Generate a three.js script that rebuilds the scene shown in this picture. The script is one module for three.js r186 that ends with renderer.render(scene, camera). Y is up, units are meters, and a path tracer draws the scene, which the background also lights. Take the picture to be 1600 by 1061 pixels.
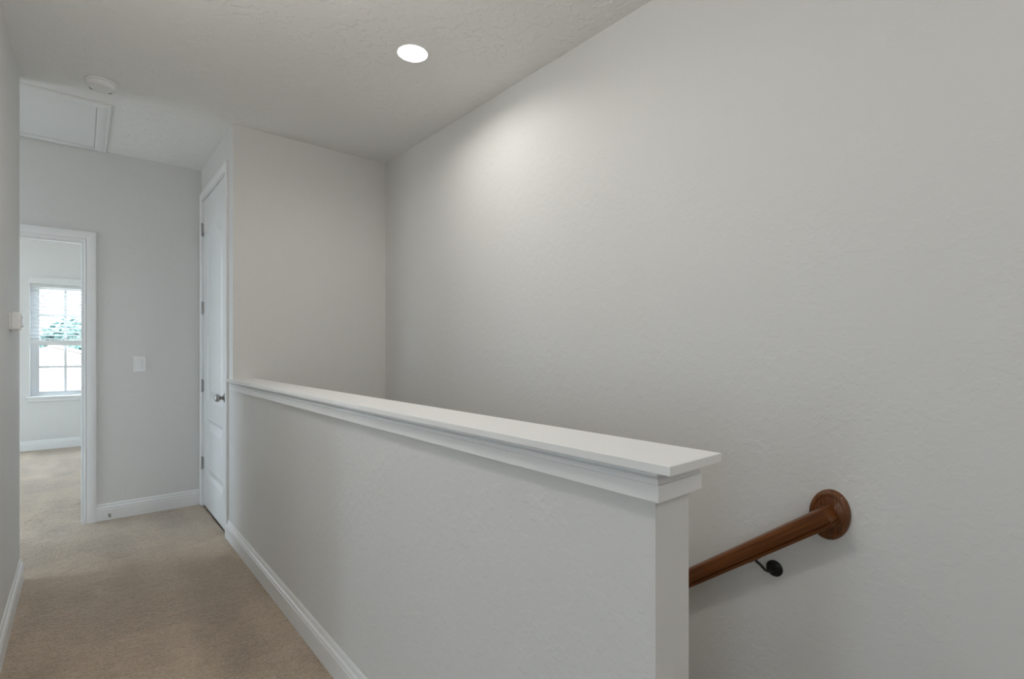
import * as THREE from 'three';
import { RoundedBoxGeometry } from 'three/addons/geometries/RoundedBoxGeometry.js';
import { mergeGeometries, toCreasedNormals } from 'three/addons/utils/BufferGeometryUtils.js';
import { RectAreaLightUniformsLib } from 'three/addons/lights/RectAreaLightUniformsLib.js';

// ---------------------------------------------------------------- camera, sky, sun, exposure
const W = 1600, H = 1061, FOCAL = 786, HORIZON = 548;
const scene = new THREE.Scene();
const camera = new THREE.PerspectiveCamera(2 * Math.atan(H / 2 / FOCAL) * 180 / Math.PI, W / H, 0.05, 200);
camera.position.set(0, 1.262, 0);
camera.rotation.set(0, -Math.atan(673 / 786), 0);
camera.setViewOffset(W, H, 0, Math.round(H / 2 - HORIZON), W, H);       // rising-front lens: verticals stay vertical
const renderer = new THREE.WebGLRenderer({ antialias: true });
renderer.toneMapping = THREE.LinearToneMapping;
renderer.toneMappingExposure = 1.1;
renderer.shadowMap.enabled = true;
RectAreaLightUniformsLib.init();
scene.background = new THREE.Color().setRGB(0.76, 0.935, 1.09);
scene.backgroundIntensity = 5.3;
const sun = new THREE.DirectionalLight(new THREE.Color().setRGB(1, 0.95, 0.86), 9);
sun.position.set(-14, 26, 12); sun.target.position.set(0, 0, -20);
sun.castShadow = true; sun.shadow.mapSize.set(2048, 2048);
Object.assign(sun.shadow.camera, { left: -30, right: 30, top: 30, bottom: -30, near: 1, far: 90 });
scene.add(sun, sun.target);
const LAMP = 255;                                                       // radiance of the downlight lens
const UNSEEN_LAMPS = [1.24, 0.74];                                           // candela of the unseen hall lamp and the added landing lamp
const LAMP_COLOR = new THREE.Color().setRGB(1, 0.973, 0.925);

// ---------------------------------------------------------------- helpers
let seed = 7;
const rnd = () => { seed = (seed * 1664525 + 1013904223) >>> 0; return seed / 4294967296; };
const V = (x, y, z) => new THREE.Vector3(x, y, z);
const taken = {};
const numbered = (n) => { const k = taken[n] = (taken[n] ?? -1) + 1; return k ? n + '_' + String(k).padStart(3, '0') : n; };
function shade(o) { o.castShadow = true; o.receiveShadow = true; return o; }
function plain(g) {                                                    // position, normal and uv only, not indexed
  g = g.index ? g.toNonIndexed() : g;
  for (const k of Object.keys(g.attributes)) if (!['position', 'normal', 'uv'].includes(k)) g.deleteAttribute(k);
  g.clearGroups();
  return g;
}
const join = (list) => list.length === 1 ? plain(list[0]) : mergeGeometries(list.map(plain));
function metric(g) {                                                   // uv in metres, seen along the main axis of each face
  g = plain(g);
  const p = g.attributes.position, uv = new Float32Array(p.count * 2), a = V(), b = V(), c = V(), n = V();
  for (let i = 0; i < p.count; i += 3) {
    a.fromBufferAttribute(p, i); b.fromBufferAttribute(p, i + 1); c.fromBufferAttribute(p, i + 2);
    n.crossVectors(b.clone().sub(a), c.clone().sub(a));
    const x = Math.abs(n.x), y = Math.abs(n.y), z = Math.abs(n.z);
    [a, b, c].forEach((q, k) => {
      const [s, t] = x >= y && x >= z ? [q.z, q.y] : y >= z ? [q.x, q.z] : [q.x, q.y];
      uv[2 * (i + k)] = s; uv[2 * (i + k) + 1] = t;
    });
  }
  g.setAttribute('uv', new THREE.BufferAttribute(uv, 2));
  return g;
}
const box = (x0, x1, y0, y1, z0, z1) => new THREE.BoxGeometry(x1 - x0, y1 - y0, z1 - z0).translate((x0 + x1) / 2, (y0 + y1) / 2, (z0 + z1) / 2);
const rbox = (x0, x1, y0, y1, z0, z1, r = 0.002, s = 2) => new RoundedBoxGeometry(x1 - x0, y1 - y0, z1 - z0, s, r).translate((x0 + x1) / 2, (y0 + y1) / 2, (z0 + z1) / 2);
function mesh(name, geometry, material, parent) {
  const m = shade(new THREE.Mesh(Array.isArray(geometry) ? join(geometry) : geometry, material));
  m.name = parent ? name : numbered(name);
  (parent ?? scene).add(m);
  return m;
}
function struct(name, geometries, material, label, category) {
  const m = mesh(name, metric(join([].concat(geometries))), material);
  m.userData = { kind: 'structure', label, category };
  return m;
}
function thing(name, label, category, position = [0, 0, 0], group) {
  const o = new THREE.Group(); o.name = numbered(name); o.position.set(...position);
  o.userData = { label, category }; if (group) o.userData.group = group;
  scene.add(o);
  return o;
}
// a profile [[across, off], ...] carried along a path that lies in a plane with normal n, mitred at its corners
function sweep(profile, path, n, { closed = false, crease = 0.32, caps = true } = {}) {
  const N = path.length, rings = [], along = [0];
  for (let i = 0; i < N; i++) {
    const dir = (j) => path[(j + 1) % N].clone().sub(path[j % N]).normalize();
    const d0 = i > 0 || closed ? dir((i - 1 + N) % N) : dir(i), d1 = i < N - 1 || closed ? dir(i) : dir(i - 1);
    const s0 = d0.clone().cross(n), s1 = d1.clone().cross(n), m = s0.clone().add(s1).normalize();
    m.multiplyScalar(1 / Math.max(0.2, m.dot(s0)));
    rings.push(profile.map(([a, b]) => path[i].clone().addScaledVector(m, a).addScaledVector(n, b)));
    if (i) along.push(along[i - 1] + path[i].distanceTo(path[i - 1]));
  }
  const M = profile.length, round = [0];
  for (let k = 1; k <= M; k++) round.push(round[k - 1] + Math.hypot(profile[k % M][0] - profile[k - 1][0], profile[k % M][1] - profile[k - 1][1]));
  const pos = [], uv = [];
  const put = (q, u, v) => { pos.push(q.x, q.y, q.z); uv.push(u, v); };
  for (let i = 0; i < (closed ? N : N - 1); i++) for (let k = 0; k < M; k++) {
    const j = (i + 1) % N, l = (k + 1) % M, A = rings[i][k], B = rings[j][k], C = rings[j][l], D = rings[i][l];
    const u0 = along[i], u1 = along[j] > u0 ? along[j] : u0 + path[i].distanceTo(path[j]), v0 = round[k], v1 = round[k + 1];
    put(A, u0, v0); put(B, u1, v0); put(C, u1, v1); put(A, u0, v0); put(C, u1, v1); put(D, u0, v1);
  }
  if (caps && !closed) {
    const tri = THREE.ShapeUtils.triangulateShape(profile.map(([a, b]) => new THREE.Vector2(a, b)), []);
    for (const [r, flip] of [[rings[0], 0], [rings[N - 1], 1]]) for (const t of tri) for (const k of flip ? t : [...t].reverse()) put(r[k], profile[k][0], profile[k][1]);
  }
  let g = new THREE.BufferGeometry();
  g.setAttribute('position', new THREE.Float32BufferAttribute(pos, 3));
  g.setAttribute('uv', new THREE.Float32BufferAttribute(uv, 2));
  g.computeVertexNormals();
  g = toCreasedNormals(g, crease);
  return g;
}
function lathe(points, seg = 40) { return toCreasedNormals(new THREE.LatheGeometry(points.map(([r, y]) => new THREE.Vector2(r, y)), seg), 0.7); }

// ---------------------------------------------------------------- procedural textures
function lattice(n, s) { let q = s; const a = new Float32Array(n * n); for (let i = 0; i < a.length; i++) { q = (q * 1664525 + 1013904223) >>> 0; a[i] = q / 4294967296; } return a; }
function noiseField(size, layers, s0) {                                // tileable value noise; layers: [cells across, cells down, weight]
  const out = new Float32Array(size * size);
  layers.forEach(([cx, cy, w], li) => {
    const n = Math.max(cx, cy), L = lattice(n, s0 + li * 977);
    for (let y = 0; y < size; y++) {
      const fy = y / size * cy, y0 = Math.floor(fy), ty = fy - y0, sy = ty * ty * (3 - 2 * ty), ya = y0 % cy, yb = (y0 + 1) % cy;
      for (let x = 0; x < size; x++) {
        const fx = x / size * cx, x0 = Math.floor(fx), tx = fx - x0, sx = tx * tx * (3 - 2 * tx), xa = x0 % cx, xb = (x0 + 1) % cx;
        const p = L[ya * n + xa], q = L[ya * n + xb], r = L[yb * n + xa], t = L[yb * n + xb];
        out[y * size + x] += w * (p + (q - p) * sx + (r - p) * sy + (p - q - r + t) * sx * sy);
      }
    }
  });
  return out;
}
function texture(size, fill, color, rx, ry = rx) {
  const d = new Uint8Array(size * size * 4);
  for (let i = 0; i < size * size; i++) {
    const c = fill(i, i % size, Math.floor(i / size));
    for (let k = 0; k < 3; k++) d[4 * i + k] = Math.max(0, Math.min(255, 255 * (c[k] ?? c[0])));
    d[4 * i + 3] = 255;
  }
  const t = new THREE.DataTexture(d, size, size);
  t.wrapS = t.wrapT = THREE.RepeatWrapping; t.magFilter = THREE.LinearFilter; t.minFilter = THREE.LinearMipmapLinearFilter; t.generateMipmaps = true;
  if (color) t.colorSpace = THREE.SRGBColorSpace;
  t.repeat.set(rx, ry); t.needsUpdate = true;
  return t;
}
const smooth = (a, b, x) => { const t = Math.max(0, Math.min(1, (x - a) / (b - a))); return t * t * (3 - 2 * t); };
// knock-down plaster: flattened blobs over a fine orange-peel grain
const kA = noiseField(1024, [[46, 46, 0.55], [92, 92, 0.3], [190, 190, 0.15]], 11), kB = noiseField(1024, [[7, 7, 1]], 23), kC = noiseField(1024, [[230, 230, 0.6], [400, 400, 0.4]], 31);
const plasterBump = texture(1024, (i) => [0.75 * smooth(0.46, 0.62, kA[i]) * (0.35 + 0.65 * kB[i]) + 0.25 * kC[i]], false, 1 / 1.1);
const kD = noiseField(1024, [[34, 34, 0.5], [70, 70, 0.33], [150, 150, 0.17]], 57);
const ceilingBump = texture(1024, (i) => [0.85 * smooth(0.47, 0.58, kD[i]) * (0.3 + 0.7 * kB[i]) + 0.15 * kC[i]], false, 1 / 1.5);
// carpet: tufts in the relief, long strokes left by the vacuum cleaner in the colour
const cF = noiseField(1024, [[256, 256, 0.5], [420, 420, 0.5]], 71), cM = noiseField(1024, [[28, 42, 0.5], [60, 90, 0.5]], 83), cS = noiseField(1024, [[13, 3, 0.55], [26, 5, 0.3], [9, 9, 0.15]], 97), cP = noiseField(1024, [[6, 5, 0.6], [13, 11, 0.4]], 101);
const carpetMap = texture(1024, (i) => {
  const k = 0.91 + 0.18 * (cS[i] - 0.5) + 0.05 * (smooth(0.42, 0.58, cP[i]) - 0.5) + 0.16 * (cF[i] - 0.5) + 0.05 * (cM[i] - 0.5);
  return [0.885 * k, 0.80 * k, 0.705 * k];
}, true, 1 / 2.1);
const carpetBump = texture(1024, (i) => [0.5 * cF[i] + 0.5 * cM[i]], false, 1 / 1.3);
const wG = noiseField(512, [[3, 60, 0.4], [5, 130, 0.3], [9, 240, 0.3]], 131), wP = noiseField(512, [[4, 9, 1]], 137);
const woodMap = texture(512, (i) => {
  const k = 0.5 * wG[i] + 0.32 * smooth(0.35, 0.7, wG[i]) + 0.25 * wP[i];
  return [0.235 + 0.30 * k, 0.118 + 0.19 * k, 0.03 + 0.09 * k];
}, true, 1 / 0.5, 1 / 0.14);

const std = (rgb, roughness, more = {}) => new THREE.MeshStandardMaterial({ color: new THREE.Color().setRGB(...rgb), roughness, ...more });
const M = {
  wall: std([0.755, 0.748, 0.73], 0.62, { bumpMap: plasterBump, bumpScale: 0.0006 }),
  ceiling: std([0.90, 0.893, 0.875], 0.85, { bumpMap: ceilingBump, bumpScale: 0.002 }),
  trim: std([0.86, 0.86, 0.855], 0.38),
  door: std([0.83, 0.83, 0.825], 0.4),
  carpet: new THREE.MeshPhysicalMaterial({ color: new THREE.Color().setRGB(0.95, 0.95, 0.95), map: carpetMap, bumpMap: carpetBump, bumpScale: 0.02, roughness: 1, sheen: 1, sheenRoughness: 0.4, sheenColor: new THREE.Color().setRGB(0.85, 0.85, 0.84) }),
  wood: std([1, 1, 1], 0.32, { map: woodMap }),
  black: std([0.012, 0.011, 0.011], 0.45, { metalness: 0.3 }),
  nickel: std([0.42, 0.41, 0.40], 0.32, { metalness: 1 }),
  plastic: std([0.88, 0.88, 0.875], 0.35),
  slot: std([0.08, 0.08, 0.08], 0.7),
  vinyl: std([0.78, 0.79, 0.80], 0.4),
  slat: std([0.80, 0.80, 0.79], 0.45),
  glass: new THREE.MeshPhysicalMaterial({ color: 0xffffff, transmission: 1, thickness: 0, roughness: 0, ior: 1.45 }),
  lens: new THREE.MeshStandardMaterial({ color: 0xffffff, emissive: LAMP_COLOR, emissiveIntensity: 2.2, roughness: 0.5 }),
  bowl: new THREE.MeshStandardMaterial({ color: 0xf4f2ee, emissive: LAMP_COLOR, emissiveIntensity: 1.5, roughness: 0.4 }),  // glow of the bowl lamps out of view
  stucco: std([0.72, 0.66, 0.56], 0.9, { bumpMap: plasterBump, bumpScale: 0.002 }),
  roofTile: std([0.62, 0.60, 0.57], 0.85),
  leaf: std([0.13, 0.23, 0.22], 0.8, { side: THREE.DoubleSide }),
  bark: std([0.16, 0.12, 0.09], 0.95),
  paving: std([0.50, 0.49, 0.46], 1),
  cord: std([0.82, 0.82, 0.80], 0.8),
  dark: std([0.03, 0.03, 0.03], 0.6),
};

// ---------------------------------------------------------------- the house: main dimensions
const C = 2.74, XL = -0.255, XP = 0.752, XQ = 0.860, XR = 1.83, ZF = -4.81, ZS = -3.68, ZE = -0.498, ZB = 3.0, T = 0.115;
const BZ0 = ZF - T, BZ1 = -8.74, BX0 = -2.4, LOW = -2.431;
const LX0 = -4.2, ZL = -1.6;                                           // unseen loft beside the hall, placed for its window light
const ZC = -3.82;                                                      // outer corner of the left wall
const UP = V(0, 1, 0);

struct('floor', [
  box(-1.75, XP + 0.05, -0.30, 0, BZ0, ZB + T), box(LX0 - T, -1.75, -0.30, 0, ZL - T, ZB + T), box(XP, XR + T, -0.30, 0, -0.45, ZB + T),
  box(XP, XR + T, -0.30, 0, BZ0, ZS - 0.02)], M.carpet, 'tan cut pile carpet of the upstairs hall', 'floor');
struct('floor_bedroom', box(BX0 - 0.2, XR + 0.2, -0.30, 0, BZ1 - 0.2, BZ0), M.carpet, 'carpet of the bedroom beyond the doorway', 'floor');
// ceiling of the hall with round cut-outs for the downlights
const LIGHTS = [[1.252, -2.222]];
{
  const s = new THREE.Shape([[XR + T, -(ZB + T)], [XR + T, -BZ0], [-1.75, -BZ0], [-1.75, -(ZL - T)], [LX0 - T, -(ZL - T)], [LX0 - T, -(ZB + T)]].map(([x, z]) => new THREE.Vector2(x, z)));
  for (const [x, z] of LIGHTS) { const h = new THREE.Path(); h.absarc(x, -z, 0.0712, 0, 2 * Math.PI, true); s.holes.push(h); }
  const g = new THREE.ExtrudeGeometry(s, { depth: 0.16, bevelEnabled: false, curveSegments: 40 }).rotateX(-Math.PI / 2).translate(0, C, 0);
  struct('ceiling', g, M.ceiling, 'textured white ceiling over hall and stairwell', 'ceiling');
}
struct('ceiling_bedroom', box(BX0 - 0.2, XR + 0.2, C, C + 0.16, BZ1 - 0.2, BZ0), M.ceiling, 'ceiling of the bedroom', 'ceiling');
struct('wall_left', box(XL - T, XL, 0, C, ZC, ZL), M.wall, 'pale grey wall on the hall side opposite the half wall', 'wall');
struct('wall_right', box(XR, XR + T, LOW - 0.2, C, BZ0, ZB), M.wall, 'long pale grey stairwell wall carrying the handrail', 'wall');
const DX0 = -0.755, DX1 = 0.010, DH = 2.055;                           // bedroom doorway
struct('wall_far', [box(-1.75, DX0 - 0.018, 0, C, BZ0, ZF), box(DX1 + 0.018, XR, 0, C, BZ0, ZF), box(DX0 - 0.018, DX1 + 0.018, DH + 0.018, C, BZ0, ZF)], M.wall, 'pale grey wall at the end of the hall with a doorway', 'wall');
const KZ0 = -4.738, KZ1 = -3.868, KH = 2.475;                          // closet doorway, inside its jamb
struct('wall_closet', [box(XP, XP + T, 0, C, ZF, KZ0 - 0.016), box(XP, XP + T, 0, C, KZ1 + 0.016, ZS), box(XP, XP + T, KH + 0.016, C, KZ0 - 0.016, KZ1 + 0.016)], M.wall, 'pale grey closet wall around the tall panelled door', 'wall');
struct('wall_stair', [box(XP + T, XR, 0, C, ZS - T, ZS), box(XP, XR, LOW - 0.2, 0, ZS - T, ZS)], M.wall, 'pale grey end wall above the stairwell', 'wall');
struct('wall_half', [box(XP, XQ, 0, 1.062, ZS, ZE), box(XP, XQ, LOW - 0.2, 0, ZS, ZE + 0.03)], M.wall, 'pale grey half wall between hall and stairwell', 'wall');
// walls with window openings: [from, to] along the wall
const WY0 = 0.662, WY1 = 2.125, TY0 = 0.25, TY1 = 2.42;                // opening heights: window in view, tall unseen windows elsewhere
function windowWall(axis, at0, at1, from, to, openings) {               // tall openings from TY0 to TY1
  const cuts = [from, ...openings.flat(), to], list = [];
  const piece = (p, q, y0, y1) => list.push(axis === 'x' ? box(p, q, y0, y1, at0, at1) : box(at0, at1, y0, y1, p, q));
  for (let i = 0; i < cuts.length - 1; i++) if (i % 2) { piece(cuts[i], cuts[i + 1], 0, TY0); piece(cuts[i], cuts[i + 1], TY1, C); } else piece(cuts[i], cuts[i + 1], 0, C);
  return list;
}
struct('wall_back', windowWall('x', ZB, ZB + 0.2, LX0 - T, XR + T, []), M.wall, 'wall at the near end of hall and unseen loft', 'wall');
struct('wall_unseen_loft', [...windowWall('z', LX0 - 0.2, LX0, ZL - T, ZB, [[-0.8, 0.1], [1.2, 2.1]]), box(LX0, XL - T, 0, C, ZL - T, ZL)], M.wall, 'walls of the unseen loft, opened for window light into the hall', 'wall');
struct('wall_side', [...windowWall('z', -1.95, -1.75, BZ0, ZC + T, [[-4.70, -3.94]]), box(-1.75, XL - T, 0, C, ZC, ZC + T)], M.wall, 'wall of the side passage by the bedroom door', 'wall');
const WX0 = -0.492, WX1 = 0.425;             // bedroom window opening
struct('wall_window', [...windowWall('x', BZ1 - 0.2, BZ1, BX0 - 0.2, WX0, [[-2.25, -0.85]]), box(WX0, WX1, 0, WY0, BZ1 - 0.2, BZ1), box(WX0, WX1, WY1, C, BZ1 - 0.2, BZ1), ...windowWall('x', BZ1 - 0.2, BZ1, WX1, XR + 0.2, [[0.62, 1.62]])], M.wall, 'bedroom wall around the window with the blind', 'wall');
const SZ0 = -7.4, SZ1 = -5.8;                                          // unseen window in the side wall of the bedroom
struct('wall_bedroom', [box(XR, XR + 0.2, 0, C, BZ1, BZ0), ...windowWall('z', BX0 - 0.2, BX0, BZ1, BZ0 + T, [[SZ0, SZ1]]), box(BX0, -1.75, 0, C, BZ0, BZ0 + T)], M.wall, 'side walls of the bedroom, one with an unseen window', 'wall');

// stairs: carpeted steps going down along the right wall
{
  const st = thing('staircase', 'carpeted stairs going down between half wall and handrail', 'stairs');
  st.userData.kind = 'structure';
  for (let k = 1; k <= 12; k++) {
    const z1 = -0.45 - 0.25 * (k - 1), z0 = k === 12 ? ZS : z1 - 0.25, y = -0.187 * k;
    mesh('step', metric(rbox(XQ, XR, y - 0.187, y, z0, z1 + 0.02, 0.012)), M.carpet, st);
  }
  mesh('landing', metric(box(XQ, XR, LOW - 0.2, -0.187 * 13, ZS, -0.45)), M.carpet, st);
}

// ---------------------------------------------------------------- baseboards and trim
const BASE = [[0, 0], [0.0160, 0], [0.0160, 0.080], [0.0135, 0.0835], [0.0135, 0.0875], [0.0155, 0.0900], [0.0145, 0.0960], [0.0105, 0.1010], [0.0075, 0.1020], [0.0075, 0.1060], [0.0090, 0.1080], [0.0080, 0.1140], [0.0040, 0.1230], [0, 0.1230]];
const baseLine = (pts) => sweep(BASE, pts.map(([x, z]) => V(x, 0.001, z)), UP);
const strip = (name, paths, label) => { const m = mesh(name, join(paths.map(baseLine)), M.trim); m.userData = { kind: 'structure', label, category: 'baseboard' }; return m; };
strip('baseboard_half_wall', [[[XP, -3.802], [XP, ZE], [XQ, ZE]]], 'white moulded baseboard along the foot of the half wall');
strip('baseboard_left', [[[LX0, ZL], [XL, ZL], [XL, ZC], [XL - T, ZC]]], 'white moulded baseboard along the hall wall opposite the half wall');
strip('baseboard_far', [[[0.084, ZF], [XP - 0.018, ZF]]], 'white moulded baseboard under the light switch');
strip('baseboard_right', [[[XR, -0.43], [XR, ZB], [LX0, ZB], [LX0, ZL]]], 'white moulded baseboard around the landing and unseen loft');
strip('baseboard_bedroom', [[[BX0, BZ1], [XR, BZ1]]], 'white baseboard under the bedroom window');

// door casings: profile across the board from the inner edge outward
const CASING = (w, t = 0.017) => [[0, 0], [0, t * 0.55], [0.003, t * 0.7], [0.009, t * 0.74], [0.014, t * 0.60], [0.02, t * 0.72], [w * 0.62, t], [w * 0.86, t], [w - 0.003, t * 0.9], [w, t * 0.7], [w, 0]];
const flipX = (p) => p.map(([a, b]) => [-a, b]).reverse();
{
  const path = [V(DX0 - 0.006, 0, ZF), V(DX0 - 0.006, DH + 0.006, ZF), V(DX1 + 0.006, DH + 0.006, ZF), V(DX1 + 0.006, 0, ZF)];
  const t = thing('trim_1', 'white casing and jamb around the bedroom doorway', 'door casing'); t.userData.kind = 'structure';
  mesh('casing', sweep(flipX(CASING(0.07)), path, V(0, 0, 1)), M.trim, t);
  mesh('jamb', [box(DX0 - 0.018, DX0, 0, DH, BZ0 - 0.004, ZF + 0.004), box(DX1, DX1 + 0.018, 0, DH, BZ0 - 0.004, ZF + 0.004), box(DX0 - 0.018, DX1 + 0.018, DH, DH + 0.018, BZ0 - 0.004, ZF + 0.004)], M.trim, t);
  mesh('door_stop', [rbox(DX0, DX0 + 0.011, 0, DH, -4.885, -4.85), rbox(DX1 - 0.011, DX1, 0, DH, -4.885, -4.85), rbox(DX0 + 0.011, DX1 - 0.011, DH - 0.011, DH, -4.885, -4.85)], M.trim, t);
  const b = path.map((p) => V(p.x, p.y, BZ0)).reverse();
  mesh('bedroom_casing', sweep(flipX(CASING(0.07)), b, V(0, 0, -1)), M.trim, t);
}
{
  const t = thing('trim_2', 'white casing and jamb around the closet door', 'door casing'); t.userData.kind = 'structure';
  const path = [V(XP, 0, KZ1 + 0.004), V(XP, KH + 0.004, KZ1 + 0.004), V(XP, KH + 0.004, KZ0 - 0.004), V(XP, 0, KZ0 - 0.004)];
  mesh('casing', sweep(CASING(0.06), path, V(-1, 0, 0)), M.trim, t);
  mesh('jamb', [box(XP - 0.003, XP + T, 0, KH, KZ0 - 0.016, KZ0), box(XP - 0.003, XP + T, 0, KH, KZ1, KZ1 + 0.016), box(XP - 0.003, XP + T, KH, KH + 0.016, KZ0 - 0.016, KZ1 + 0.016), box(XP + 0.045, XP + 0.057, 0, KH, KZ0, KZ0 + 0.03), box(XP + 0.045, XP + 0.057, 0, KH, KZ1 - 0.03, KZ1), box(XP + 0.045, XP + 0.057, KH - 0.03, KH, KZ0, KZ1)], M.trim, t);
}
// half wall cap: painted board on a moulding that wraps the end of the wall
{
  const t = thing('trim_3', 'white painted cap and moulding on top of the half wall', 'wall cap'); t.userData.kind = 'structure';
  const s = new THREE.Shape([[0.716, 0.447], [0.884, 0.447], [0.884, -ZS], [XP - 0.0, -ZS], [XP - 0.0, 3.722], [0.716, 3.722]].map(([x, z]) => new THREE.Vector2(x, z)));
  const g = new THREE.ExtrudeGeometry(s, { depth: 0.0135, bevelEnabled: true, bevelThickness: 0.0015, bevelSize: 0.0015, bevelOffset: -0.0015, bevelSegments: 2 }).rotateX(-Math.PI / 2).translate(0, 1.0605, 0);
  mesh('cap_board', g, M.trim, t);
  const MOULD = [[0, 1.004], [0.0155, 1.004], [0.0165, 1.006], [0.0165, 1.0335], [0.0140, 1.0350], [0.0140, 1.0385], [0.0155, 1.0395], [0.0140, 1.0435], [0.0100, 1.0460], [0.0080, 1.0465], [0.0080, 1.0500], [0.0092, 1.0515], [0.0080, 1.0550], [0.0060, 1.0595], [0, 1.0595]];
  mesh('moulding', sweep(MOULD, [V(XP, 0, -3.712), V(XP, 0, ZE), V(XQ, 0, ZE), V(XQ, 0, ZS)], UP), M.trim, t);
}

// ---------------------------------------------------------------- closet door
{
  const d = new THREE.Group(); d.name = 'door_1'; scene.add(d);
  d.userData = { kind: 'structure', label: 'tall white closet door with arched upper panel and round nickel knob', category: 'door' };
  const z0 = KZ0 + 0.003, z1 = KZ1 - 0.003, y0 = 0.014, y1 = KH - 0.004, th = 0.035, X0 = XP + 0.004;
  const rect = (a, b, c, e) => [[a, c], [b, c], [b, e], [a, e]];
  const arch = (a, b, c, e, rise) => { const p = [[a, c], [b, c]]; for (let k = 0; k <= 24; k++) { const q = k / 24; const z = b + (a - b) * q; p.push([z, e + rise * (0.5 - 0.5 * Math.cos(2 * Math.PI * q)) ** 0.8]); } return p; };
  const L = z0 + 0.135, R = z1 - 0.135;
  const panels = [arch(L, R, 0.86, 2.185, 0.105), rect(L, R, 0.25, 0.72)];
  const out = new THREE.Shape(rect(z0, z1, y0, y1).map((p) => new THREE.Vector2(...p)));
  for (const p of panels) out.holes.push(new THREE.Path(p.map((q) => new THREE.Vector2(...q))));
  // shape (z, y) stood up in the wall plane: shape x -> world z, depth -> -x
  const stand = (g, x) => g.applyMatrix4(new THREE.Matrix4().set(0, 0, 1, x, 0, 1, 0, 0, 1, 0, 0, 0, 0, 0, 0, 1));
  const fix = (g) => { g = plain(g); const p = g.attributes.position; const a = p.array; for (let i = 0; i < a.length; i += 9) for (let k = 0; k < 3; k++) { const s = a[i + 3 + k]; a[i + 3 + k] = a[i + 6 + k]; a[i + 6 + k] = s; } const u = g.attributes.uv.array; for (let i = 0; i < u.length; i += 6) for (let k = 0; k < 2; k++) { const s = u[i + 2 + k]; u[i + 2 + k] = u[i + 4 + k]; u[i + 4 + k] = s; } g.computeVertexNormals(); return g; };
  mesh('door_frame', fix(stand(new THREE.ExtrudeGeometry(out, { depth: th, bevelEnabled: false }), X0)), M.door, d);
  for (const p of panels) {
    // sloping sticking, flat ground and a raised field
    const inset = (pts, q) => { const cz = (L + R) / 2, ys = pts.map((v) => v[1]), lo = Math.min(...ys), hi = Math.max(...ys), cy = (lo + hi) / 2, fz = 1 - q / ((R - L) / 2), fy = 1 - q / ((hi - lo) / 2); return pts.map(([z, y]) => [cz + (z - cz) * fz, cy + (y - cy) * fy]); };
    const rings = [[p, 0], [inset(p, 0.004), 0.003], [inset(p, 0.028), 0.015], [inset(p, 0.038), 0.015], [inset(p, 0.085), 0.002]];
    const pos = [];
    const at = (r, k) => [X0 + r[1], r[0][k][1], r[0][k][0]];
    for (let i = 0; i < rings.length - 1; i++) for (let k = 0; k < p.length; k++) {
      const l = (k + 1) % p.length, A = at(rings[i], k), B = at(rings[i], l), Cc = at(rings[i + 1], l), D = at(rings[i + 1], k);
      pos.push(...A, ...B, ...Cc, ...A, ...Cc, ...D);
    }
    const last = rings[rings.length - 1];
    for (const t of THREE.ShapeUtils.triangulateShape(last[0].map((q) => new THREE.Vector2(...q)), [])) for (const k of t) pos.push(...at(last, k));
    let g = new THREE.BufferGeometry(); g.setAttribute('position', new THREE.Float32BufferAttribute(pos, 3)); g.computeVertexNormals(); g = toCreasedNormals(g, 0.15);
    g.setAttribute('uv', new THREE.Float32BufferAttribute(new Float32Array(pos.length / 3 * 2), 2));
    // make sure that it faces the hall
    const n = g.attributes.normal; let s = 0; for (let i = 0; i < n.count; i++) s += n.getX(i);
    const gg = s > 0 ? fix(g) : g;
    mesh('door_panel', s > 0 ? toCreasedNormals(gg, 0.15) : gg, M.door, d);
  }
  for (const y of [2.243, 1.606, 0.976, 0.350]) {
    const h = mesh('hinge', [rbox(XP - 0.0045, XP + 0.002, y - 0.045, y + 0.045, KZ0 - 0.012, KZ0 + 0.018, 0.001), new THREE.CylinderGeometry(0.0062, 0.0062, 0.092, 14).translate(XP - 0.008, y, KZ0 + 0.001), new THREE.SphereGeometry(0.0064, 12, 8).translate(XP - 0.008, y + 0.047, KZ0 + 0.001), new THREE.SphereGeometry(0.0064, 12, 8).translate(XP - 0.008, y - 0.047, KZ0 + 0.001)], M.nickel, d);
    h.userData.label = 'satin nickel hinge';
  }
  mesh('hinge_stop', [rbox(XP - 0.013, XP - 0.004, 2.187, 2.200, KZ0 - 0.004, KZ0 + 0.05, 0.003), new THREE.CylinderGeometry(0.007, 0.007, 0.014, 14).rotateZ(Math.PI / 2).translate(XP - 0.012, 2.1935, KZ0 + 0.05)], M.nickel, d).userData.label = 'small metal stop on the top hinge pin';
  const k = mesh('knob', lathe([[0, 0], [0.033, 0], [0.033, 0.003], [0.029, 0.008], [0.016, 0.012], [0.0115, 0.018], [0.0115, 0.028], [0.017, 0.033], [0.024, 0.038], [0.0268, 0.046], [0.0262, 0.054], [0.021, 0.061], [0.012, 0.0645], [0, 0.0655]]).rotateZ(Math.PI / 2).translate(X0, 0.935, z1 - 0.062), M.nickel, d);
  k.userData.label = 'round satin nickel knob';
}

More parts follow.
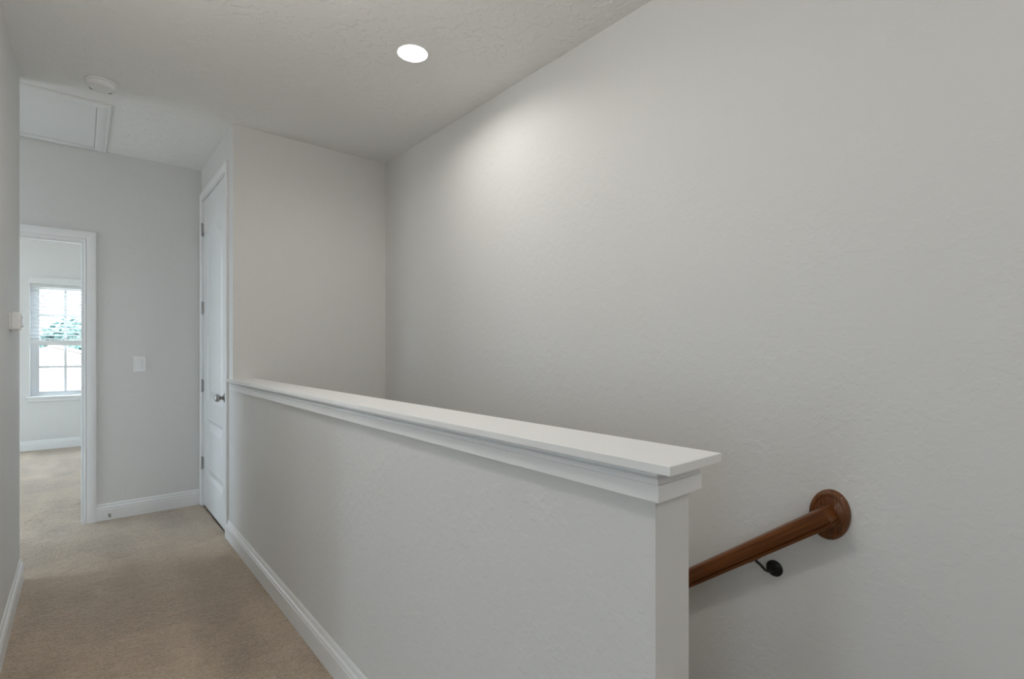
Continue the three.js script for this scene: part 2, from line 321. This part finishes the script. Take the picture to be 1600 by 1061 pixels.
// ---------------------------------------------------------------- windows: one in view, the others unseen, for daylight
function makeWindow(name, label, w, h, place) {                       // local: x across, y up from the opening's foot, +z into the room
  const o = new THREE.Group(); o.name = name; o.userData = { kind: 'structure', label, category: 'window' };
  place(o); scene.add(o);
  const fz = -0.115, f = 0.055;
  mesh('window_frame', [box(0, f, 0, h, fz - 0.07, fz), box(w - f, w, 0, h, fz - 0.07, fz), box(f, w - f, 0, f * 0.8, fz - 0.07, fz), box(f, w - f, h - f * 0.6, h, fz - 0.07, fz)], M.vinyl, o);
  const cols = 3, gx0 = f, gx1 = w - f, mid = h * 0.487;
  for (const [lo, hi, z] of [[f * 0.8, mid + 0.02, fz - 0.03], [mid - 0.02, h - f * 0.6, fz - 0.055]]) {
    const r = 0.028, s = mesh('sash', [rbox(gx0, gx0 + r, lo, hi, z - 0.012, z + 0.012), rbox(gx1 - r, gx1, lo, hi, z - 0.012, z + 0.012), rbox(gx0 + r, gx1 - r, lo, lo + r, z - 0.012, z + 0.012), rbox(gx0 + r, gx1 - r, hi - r * 1.2, hi, z - 0.012, z + 0.012)], M.vinyl, o);
    const a = gx0 + r, b = gx1 - r, c = lo + r, e = hi - r * 1.2, bar = 0.015;
    for (let i = 1; i < cols; i++) mesh('muntin', rbox(a + (b - a) * i / cols - bar, a + (b - a) * i / cols + bar, c, e, z - 0.009, z + 0.009), M.vinyl, s);
    for (let i = 0; i < cols; i++) {
      const x0 = a + (b - a) * i / cols + (i ? bar : 0), x1 = a + (b - a) * (i + 1) / cols - (i < cols - 1 ? bar : 0), ym = (c + e) / 2;
      mesh('muntin', rbox(x0, x1, ym - bar, ym + bar, z - 0.009, z + 0.009), M.vinyl, s);
      for (const [y0, y1] of [[c, ym - bar], [ym + bar, e]]) mesh('pane', new THREE.PlaneGeometry(x1 - x0, y1 - y0).translate((x0 + x1) / 2, (y0 + y1) / 2, z), M.glass, s);
    }
  }
  mesh('window_sill', [rbox(-0.035, w + 0.035, -0.008, 0.016, -0.118, 0.035, 0.006), rbox(-0.02, w + 0.02, -0.05, -0.008, 0, 0.014, 0.004)], M.trim, o);
  return o;
}
makeWindow('window_1', 'white single hung window with grid bars behind the half lowered blind', WX1 - WX0, WY1 - WY0, (o) => o.position.set(WX0, WY0, BZ1));
makeWindow('window_3', 'unseen tall window beside the window with the blind, placed to light the carpet', 1.0, TY1 - TY0, (o) => o.position.set(0.62, TY0, BZ1));  // out of view, lets daylight through the doorway onto the carpet
const facingX = (x, z) => (o) => { o.position.set(x, TY0, z); o.rotation.y = Math.PI / 2; };
makeWindow('window_7', 'unseen tall window at the end of the side passage, placed to light the hall end', 0.76, TY1 - TY0, facingX(-1.75, -3.94));  // out of view, brightens ceiling, far wall and carpet at the hall end
makeWindow('window_4', 'unseen window of the loft side wall beside its end wall, placed to light the half wall', 0.9, TY1 - TY0, facingX(LX0, 0.1));  // unseen loft window, soft daylight for half wall and right wall
makeWindow('window_5', 'unseen window of the loft side wall beside the near wall, placed to light the half wall', 0.9, TY1 - TY0, facingX(LX0, 2.1));  // second unseen loft window, same daylight from the left
makeWindow('window_2', 'unseen window in the bedroom side wall, placed to light the bedroom', SZ1 - SZ0, TY1 - TY0, facingX(BX0, SZ1));  // out of view, lights the bedroom walls and spills into the hall
makeWindow('window_6', 'unseen tall window in the bedroom corner, placed to light carpet and closet door', 1.4, TY1 - TY0, (o) => o.position.set(-2.25, TY0, BZ1));  // out of view, daylight for hall carpet and closet door
{
  const b = thing('window_blind', 'white slatted blind lowered halfway over the bedroom window', 'blind', [0, 0, BZ1]);
  const x0 = WX0 + 0.006, x1 = WX1 - 0.006;
  mesh('valance', [rbox(WX0 - 0.018, WX1 + 0.018, 2.105, 2.197, 0.002, 0.022, 0.006), rbox(WX0 - 0.014, WX1 + 0.014, 2.18, 2.197, 0.004, 0.028, 0.004)], M.slat, b);
  mesh('headrail', rbox(x0, x1, 2.065, 2.115, -0.06, -0.008, 0.003), M.slat, b);
  const n = 15;
  for (let k = 0; k < n; k++) {
    const y = 2.045 - k * 0.0452;
    mesh('slat', rbox(x0, x1, -0.0014, 0.0014, -0.024, 0.024, 0.001, 1).rotateX(-0.3).translate(0, y, -0.034), M.slat, b);
  }
  mesh('stacked_slats', rbox(x0, x1, 1.368, 1.392, -0.059, -0.009, 0.003), M.slat, b);
  mesh('bottom_rail', rbox(x0, x1, 1.325, 1.368, -0.062, -0.006, 0.004), M.slat, b);
  for (const x of [x0 + 0.12, (x0 + x1) / 2, x1 - 0.12]) mesh('ladder_cord', [new THREE.CylinderGeometry(0.001, 0.001, 0.7, 6).translate(x, 1.72, -0.0085), new THREE.CylinderGeometry(0.001, 0.001, 0.7, 6).translate(x, 1.72, -0.0595)], M.cord, b);
}

// ---------------------------------------------------------------- handrail
{
  const r = thing('handrail', 'brown stained wooden handrail with oval rosette sloping down the stairwell wall', 'handrail', [XR, 0.735, -0.564]);
  const a = Math.atan(0.75), t = V(0, Math.sin(a), Math.cos(a)), h = V(0, Math.cos(a), -Math.sin(a)), xc = -0.066, len = 3.25;
  const side = [[0.0165, -0.0310], [0.0205, -0.0300], [0.0225, -0.0270], [0.0225, -0.0235], [0.0205, -0.0215], [0.0195, -0.0195], [0.0205, -0.0175], [0.0250, -0.0160], [0.0268, -0.0120], [0.0272, 0.0000], [0.0270, 0.0150], [0.0255, 0.0215], [0.0215, 0.0260], [0.0150, 0.0288], [0.0075, 0.0304], [0, 0.0310]];
  const prof = [...side, ...side.slice(0, -1).reverse().map(([p, q]) => [-p, q])];
  const corner = V(xc, 0, 0), low = corner.clone().addScaledVector(t, -len);
  mesh('rail', sweep(prof, [V(-0.004, low.y, low.z), low, corner, V(-0.012, 0, 0)], h, { crease: 0.4 }), M.wood, r);
  const oval = (s) => lathe([[0, 0.0175], [0.047, 0.0175], [0.0485, 0.0165], [0.050, 0.0165], [0.0515, 0.0185], [0.0555, 0.0190], [0.0610, 0.0165], [0.0650, 0.0110], [0.0660, 0.0070], [0.0660, 0], [0, 0]], 56).rotateZ(Math.PI / 2).scale(1, 0.0815 / 0.066 * s, 0.0585 / 0.066 * s).rotateX(0.14);
  const rosette = oval(1); { const p = rosette.attributes.position, u = rosette.attributes.uv; for (let i = 0; i < p.count; i++) u.setXY(i, p.getY(i) + 0.3, p.getZ(i)); }
  mesh('rosette', rosette.clone(), M.wood, r).userData.label = 'oval wooden rosette on the wall';
  mesh('rosette', rosette.clone().translate(0, low.y, low.z), M.wood, r);
  for (const s of [0.19, 1.45, 2.75]) {
    // s: distance of the wall plate along the wall from the rosette
    const zc = -s + 0.020, yc = -0.75 * s - 0.087, zt = zc - 0.036, under = 0.75 * zt - 0.0393;
    const b = mesh('bracket', new THREE.TubeGeometry(new THREE.CatmullRomCurve3([V(-0.006, yc, zc), V(-0.026, yc - 0.004, zc - 0.002), V(-0.046, yc + 0.002, zc - 0.010), V(-0.060, yc + 0.022, zc - 0.024), V(xc, under - 0.004, zt)]), 24, 0.0048, 10), M.black, r);
    b.userData.label = 'black metal bracket under the rail';
    mesh('wall_plate', lathe([[0, 0.011], [0.010, 0.011], [0.018, 0.009], [0.025, 0.0065], [0.0275, 0.004], [0.0275, 0], [0, 0]], 36).rotateZ(Math.PI / 2).translate(0, yc, zc), M.black, b);
    mesh('saddle', rbox(-0.012, 0.012, -0.0015, 0.0015, -0.021, 0.021, 0.001, 1).rotateX(-a).translate(xc, under + 0.0005, zt), M.black, b);
  }
}

// ---------------------------------------------------------------- ceiling fittings
LIGHTS.forEach(([x, z], i) => {
  const o = thing('recessed_light', 'round recessed ceiling light with white trim, shining over the stairwell', 'ceiling light', [x, C, z]);
  mesh('trim_ring', lathe([[0.0560, 0.034], [0.0560, 0.020], [0.0620, 0.010], [0.0700, 0.0005], [0.0745, -0.0030], [0.0760, -0.0030], [0.0775, -0.0015], [0.0775, 0], [0.0705, 0.0015], [0.0635, 0.012], [0.0635, 0.034], [0.0560, 0.034]], 56), M.plastic, o);
  mesh('lens', lathe([[0, 0.0185], [0.04, 0.0188], [0.0560, 0.0200]], 48), M.lens, o).userData.label = 'glowing white lens';
  mesh('housing', lathe([[0.0635, 0.034], [0.0635, 0.15], [0, 0.15]], 32), M.plastic, o);
  const l = new THREE.RectAreaLight(LAMP_COLOR, LAMP, 0.078, 0.078);
  l.name = 'downlight'; l.position.set(0, 0.0165, 0); l.rotation.x = -Math.PI / 2; o.add(l);
});
[[0.12, -1.33, 'unseen glass bowl light over the hall, placed to light half wall and ceiling'], [1.0, 1.2, 'added fill light in a glass bowl over the stair landing, out of view']].forEach(([x, z, label], i) => {  // both out of view: hall lamp for the half wall, landing lamp added fill
  const o = thing('unseen_bowl_light', label, 'ceiling light', [x, C, z]);
  mesh('canopy', lathe([[0, 0], [0.065, 0], [0.065, -0.008], [0.05, -0.022], [0.012, -0.028], [0.012, -0.34], [0, -0.34]].reverse(), 36), M.nickel, o);
  mesh('bowl', lathe([[0, -0.372], [0.05, -0.368], [0.10, -0.352], [0.14, -0.322], [0.162, -0.285], [0.168, -0.25], [0.16, -0.22], [0.12, -0.196], [0.06, -0.186], [0.010, -0.184]].map(([p, q]) => [p, q - 0.15]), 48), M.bowl, o).userData.label = 'glowing glass bowl of the unseen lamp';
  const l = new THREE.PointLight(LAMP_COLOR, UNSEEN_LAMPS[i]); l.name = 'unseen_bowl_lamp'; l.position.set(0, -0.43, 0); l.castShadow = true; l.shadow.radius = 3; o.add(l);
});
{
  const o = thing('smoke_detector', 'round white smoke detector on the ceiling by the attic hatch', 'smoke detector', [0.083, C, -3.575]);
  mesh('base', lathe([[0, 0], [0.068, 0], [0.070, -0.002], [0.070, -0.011], [0.067, -0.013], [0.060, -0.013], [0, -0.013]].reverse(), 48), M.plastic, o);
  mesh('cover', lathe([[0, -0.041], [0.030, -0.041], [0.045, -0.040], [0.054, -0.037], [0.060, -0.031], [0.0625, -0.022], [0.0625, -0.012], [0, -0.012]], 48), M.plastic, o);
  for (const q of [Math.PI - 0.85, Math.PI + 0.95]) mesh('vent_slot', rbox(-0.010, 0.010, -0.0385, -0.0365, 0.0490, 0.0560, 0.0004, 1).rotateY(q), M.slot, o);
  mesh('test_button', lathe([[0, -0.0435], [0.010, -0.0430], [0.012, -0.0405], [0, -0.0405]], 24).translate(0.012, 0, 0.018), M.plastic, o);
}
{
  const o = thing('attic_hatch', 'white framed attic access hatch in the ceiling', 'attic hatch', [0, C, 0]);
  const x0 = -0.62, x1 = 0.075, z0 = -4.735, z1 = -3.932;
  mesh('frame', sweep(CASING(0.066, 0.018).map(([p, q]) => [0.066 - p, q]).reverse(), [V(x0, 0, z0), V(x1, 0, z0), V(x1, 0, z1), V(x0, 0, z1)], V(0, -1, 0), { closed: true }), M.trim, o);
  mesh('hatch_panel', rbox(x0 + 0.004, x1 - 0.004, -0.006, 0, z0 + 0.006, z1 - 0.004, 0.002), M.trim, o);
}
{
  const o = thing('light_switch', 'white rocker light switch on the wall beside the bedroom doorway', 'light switch', [0.342, 1.158, ZF]);
  mesh('wall_plate', rbox(-0.039, 0.039, -0.062, 0.062, 0, 0.006, 0.003), M.plastic, o);
  mesh('rocker_frame', rbox(-0.0175, 0.0175, -0.034, 0.034, 0.004, 0.0075, 0.001), M.plastic, o);
  mesh('rocker', rbox(-0.0145, 0.0145, -0.031, 0.031, -0.002, 0.004, 0.0012).rotateX(0.07).translate(0, 0, 0.0075), M.plastic, o);
  for (const y of [-0.048, 0.048]) mesh('screw', new THREE.CylinderGeometry(0.003, 0.003, 0.0012, 12).rotateX(Math.PI / 2).translate(0, y, 0.0064), M.plastic, o);
}
{
  const o = thing('door_stop', 'small metal door stop on the baseboard beside the doorway', 'door stop', [0.160, 0.040, ZF + 0.0145]);
  mesh('stem', lathe([[0.0095, 0], [0.0095, 0.004], [0.0045, 0.007], [0.0045, 0.045], [0, 0.045]], 20).rotateX(Math.PI / 2), M.nickel, o);
  mesh('tip', lathe([[0, 0.043], [0.0085, 0.043], [0.009, 0.046], [0.009, 0.056], [0.007, 0.059], [0, 0.060]], 20).rotateX(Math.PI / 2), M.nickel, o);
}
{
  const o = thing('thermostat', 'small white thermostat box projecting from the hall wall near its corner', 'thermostat', [XL, 1.400, -3.345]);
  mesh('back_plate', rbox(0, 0.006, -0.040, 0.040, -0.055, 0.055, 0.002), M.plastic, o);
  mesh('body', rbox(0.005, 0.038, -0.042, 0.042, -0.057, 0.057, 0.009, 4), M.plastic, o);
  mesh('bezel', rbox(0.033, 0.043, -0.028, 0.032, -0.046, 0.046, 0.004), M.plastic, o);
  mesh('screen', rbox(0.0420, 0.0437, -0.016, 0.022, -0.034, 0.034, 0.001, 1), std([0.30, 0.32, 0.32], 0.25), o).userData.label = 'grey display';
}

// ---------------------------------------------------------------- outside the bedroom window
struct('ground', box(-60, 60, -3.3, -3.2, -80, 60), M.paving, 'ground between the houses', 'ground');
{
  const h = thing('neighbor_house', 'pale sunlit house with low gable and tiled roof outside the window', 'house', [-0.05, -3.2, -20]);
  h.position.x = -0.75;
  const s = new THREE.Shape([[-7, 0], [7, 0], [7, 2.45], [0, 4.58], [-7, 2.45]].map((p) => new THREE.Vector2(...p)));
  mesh('gable_wall', metric(new THREE.ExtrudeGeometry(s, { depth: 9, bevelEnabled: false }).translate(0, 0, -9)), M.stucco, h);
  for (const q of [-1, 1]) mesh('roof', rbox(0, 7.7, 0, 0.09, -9.3, 0.25, 0.02).rotateZ(q * -Math.atan(2.13 / 7)).rotateY(q < 0 ? Math.PI : 0).translate(0, 4.6, q < 0 ? -9.05 : 0), M.roofTile, h);
  const list = [];
  for (let k = 0; k < 26; k++) list.push(box(-7, 7, -0.035, 0.0, -0.19, 0.02).rotateX(0.27).translate(0, 3.96 - k * 0.0585, 0.2 + k * 0.18));
  mesh('porch_roof', list, M.roofTile, h);
  mesh('porch_wall', box(-6.6, 6.6, 0, 2.4, 0, 4.2), M.stucco, h);
}
function tree(x, z, height, r, label) {
  const o = thing('tree', label, 'tree', [x, -3.2, z], 'trees behind the neighboring house');
  const trunk = new THREE.CylinderGeometry(0.12, 0.22, height - r, 10).translate(0, (height - r) / 2, 0);
  mesh('trunk', trunk, M.bark, o);
  const pos = [];
  for (let k = 0; k < 2600; k++) {
    const u = rnd() * 2 - 1, f = rnd() * Math.PI * 2, q = Math.sqrt(1 - u * u), lump = 1 + 0.18 * Math.sin(5 * f + 3 * u) + 0.14 * Math.sin(7 * u + 2 * f), d = r * lump * (0.55 + 0.45 * Math.sqrt(rnd()));
    const c = V(Math.cos(f) * q * d, height - r + u * d * 0.8, Math.sin(f) * q * d);
    const a = V(rnd() - 0.5, rnd() - 0.5, rnd() - 0.5).normalize(), b = V(rnd() - 0.5, rnd() - 0.5, rnd() - 0.5).cross(a).normalize(), sz = 0.12 + 0.1 * rnd();
    const p = [c.clone().addScaledVector(a, -sz), c.clone().addScaledVector(b, sz * 0.55), c.clone().addScaledVector(a, sz), c.clone().addScaledVector(b, -sz * 0.55)];
    for (const i of [0, 1, 2, 0, 2, 3]) pos.push(p[i].x, p[i].y, p[i].z);
  }
  const g = new THREE.BufferGeometry(); g.setAttribute('position', new THREE.Float32BufferAttribute(pos, 3)); g.computeVertexNormals();
  mesh('crown', g, M.leaf, o).userData.kind = 'stuff';
}
for (const [x, z, h, r] of [[-3.3, -33, 5.6, 1.3], [-0.2, -33, 6.1, 1.35], [-6.8, -35, 5.6, 1.5], [3.4, -36, 6.0, 1.5]]) tree(x, z, h, r, 'leafy green tree behind the neighboring house');

renderer.render(scene, camera);
